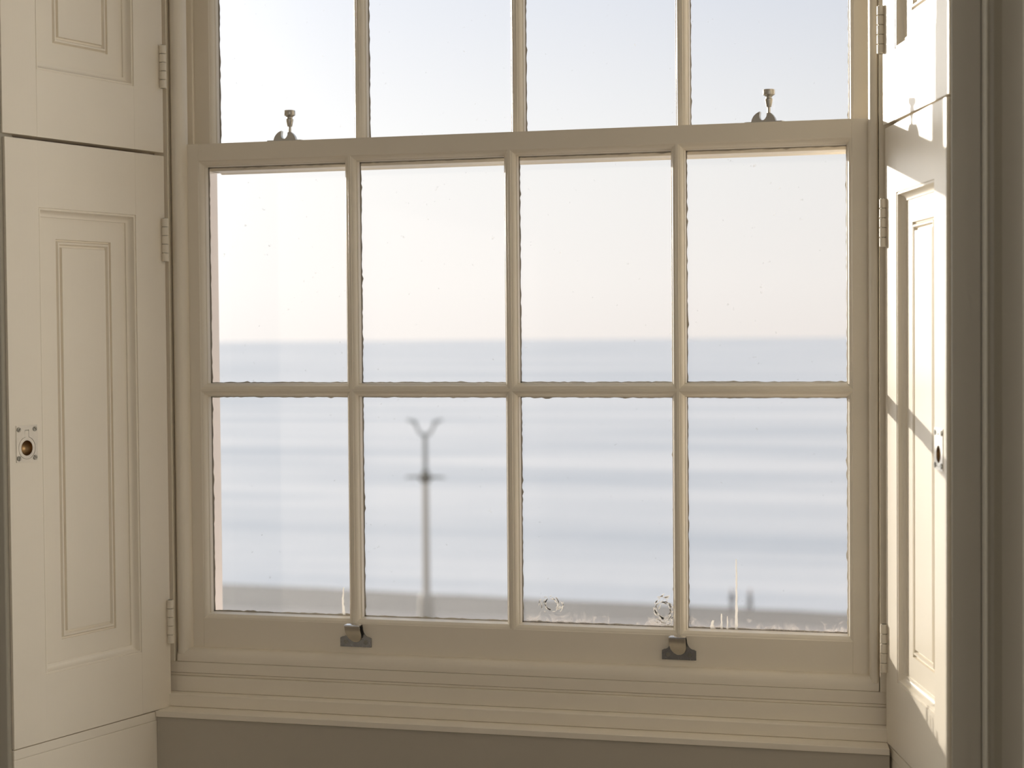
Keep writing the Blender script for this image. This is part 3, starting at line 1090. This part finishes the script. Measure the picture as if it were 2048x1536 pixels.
LV([(0.42, G), (0.42, G + 0.25), (0.36, G + 0.32), (0.33, G + 1.2), (0.30, -9.75), (0.29, -9.45), (0.16, -9.28)], 20).build('plinth', 'lamp_cream', lp)
LV([(0.150, -9.30), (0.140, -7.0), (0.125, -4.62)]).build('post', 'lamp_cream', lp)
LV([(0.12, -4.68), (0.20, -4.60), (0.27, -4.52), (0.30, -4.44), (0.22, -4.36), (0.16, -4.28), (0.11, -4.12)]).build('collar', 'lamp_dark', lp)
LV([(0.105, -4.2), (0.095, -2.75), (0.12, -2.70), (0.12, -2.62), (0.0, -2.60)]).build('upper_post', 'lamp', lp)
for s in (-1, 1):
    MB().tube([(LX, LY, -4.44), (LX + s * 0.45, LY, -4.43), (LX + s * 0.86, LY, -4.45)], [0.06, 0.045, 0.035], 8).build('ladder_bar', 'lamp_dark', lp)
    arm = MB().tube([(LX, LY, -2.68), (LX + s * 0.18, LY, -2.62), (LX + s * 0.31, LY, -2.45), (LX + s * 0.40, LY, -2.24), (LX + s * 0.50, LY, -2.13)], [0.075, 0.07, 0.06, 0.055, 0.05], 10)
    arm.build('lamp_arm', 'lamp', lp)
    hd = MB()
    hd.add([(LX + s * 0.36, LY - 0.16, -2.20), (LX + s * 0.36, LY + 0.16, -2.20), (LX + s * 0.80, LY + 0.13, -2.06), (LX + s * 0.80, LY - 0.13, -2.06),
            (LX + s * 0.38, LY - 0.12, -2.05), (LX + s * 0.38, LY + 0.12, -2.05), (LX + s * 0.76, LY + 0.08, -1.97), (LX + s * 0.76, LY - 0.08, -1.97)],
           [(0, 1, 2, 3), (4, 7, 6, 5), (0, 4, 5, 1), (1, 5, 6, 2), (2, 6, 7, 3), (3, 7, 4, 0)])
    hd.build('lamp_head', 'lamp', lp, 0.03)


def skin_mesh(name, joints, bones, mat, parent, sub=2):
    me = bpy.data.meshes.new(name)
    me.from_pydata([j[0] for j in joints], bones, [])
    ob = bpy.data.objects.new(name, me)
    COL.objects.link(ob)
    md = ob.modifiers.new('skin', 'SKIN')
    for i, j in enumerate(joints):
        r = j[1]
        me.skin_vertices[0].data[i].radius = r if isinstance(r, tuple) else (r, r)
    me.skin_vertices[0].data[0].use_root = True
    md.use_smooth_shade = True
    sd = ob.modifiers.new('sub', 'SUBSURF')
    sd.levels = sd.render_levels = sub
    dg = bpy.context.evaluated_depsgraph_get()
    dg.update()
    m2 = bpy.data.meshes.new_from_object(ob.evaluated_get(dg))
    ob.modifiers.clear()
    ob.data = m2
    m2.materials.clear()
    m2.materials.append(M[mat])
    m2.polygons.foreach_set('use_smooth', [True] * len(m2.polygons))
    ob.parent = parent
    return ob


def make_person(x, y, zf, rz, label, swing):
    root = thing('person', (x, y, zf), label, 'person', rz, 'walkers on the shingle')
    w = swing
    J = [((0, 0, 0.95), (0.13, 0.10)), ((0, 0, 1.18), (0.13, 0.095)), ((0, 0, 1.40), (0.15, 0.09)), ((0, 0.0, 1.50), 0.055), ((0, -0.015, 1.58), 0.075), ((0, -0.02, 1.68), 0.080), ((0, -0.015, 1.74), 0.06),
         ((0.18, 0, 1.39), 0.055), ((0.22, 0.06 * w, 1.12), 0.045), ((0.23, -0.05 * w, 0.88), 0.034), ((0.23, -0.07 * w, 0.79), 0.032),
         ((-0.18, 0, 1.39), 0.055), ((-0.22, -0.06 * w, 1.12), 0.045), ((-0.23, -0.14 * w, 0.88), 0.034), ((-0.23, -0.17 * w, 0.79), 0.032),
         ((0.09, 0, 0.88), 0.085), ((0.095, -0.10 * w, 0.50), 0.062), ((0.095, 0.02 * w, 0.09), 0.045), ((0.095, -0.14 + 0.02 * w, 0.035), 0.036),
         ((-0.09, 0, 0.88), 0.085), ((-0.095, 0.10 * w, 0.50), 0.062), ((-0.095, 0.26 * w, 0.11), 0.045), ((-0.095, -0.11 + 0.26 * w, 0.04), 0.036)]
    B = [(0, 1), (1, 2), (2, 3), (3, 4), (4, 5), (5, 6), (2, 7), (7, 8), (8, 9), (9, 10), (2, 11), (11, 12), (12, 13), (13, 14),
         (0, 15), (15, 16), (16, 17), (17, 18), (0, 19), (19, 20), (20, 21), (21, 22)]
    skin_mesh('body', J, B, 'skin', root)
    def grow(j, k):
        r = j[1]
        return (j[0], tuple(a + k for a in r) if isinstance(r, tuple) else r + k)
    ci = [0, 1, 2, 7, 8, 9, 11, 12, 13]
    cb = [(0, 1), (1, 2), (2, 3), (3, 4), (4, 5), (2, 6), (6, 7), (7, 8)]
    skin_mesh('coat', [grow(J[i], 0.025) for i in ci], cb, 'coat', root)
    ti = [0, 15, 16, 17, 19, 20, 21]
    tb = [(0, 1), (1, 2), (2, 3), (0, 4), (4, 5), (5, 6)]
    skin_mesh('trousers', [grow(J[i], 0.014) for i in ti], tb, 'trousers', root)
    skin_mesh('hair', [((0, 0.012, 1.665), 0.078), ((0, 0.008, 1.735), 0.072)], [(0, 1)], 'hair', root)
    return root


def ground_at(x, y):
    edge = 133.6 - 0.0955 * x
    return G - 0.4 + (SEA - (G - 0.4)) * (y - 74) / (edge - 74)


make_person(-13.39, 117.0, ground_at(-13.39, 117.0), math.radians(70), 'walker in a dark coat alone on the shingle, nearer the right shutters', 1.0)
make_person(-14.50, 116.0, ground_at(-14.50, 116.0), math.radians(-100), 'walker in a dark coat on the shingle beside the pale paint run', -1.0)
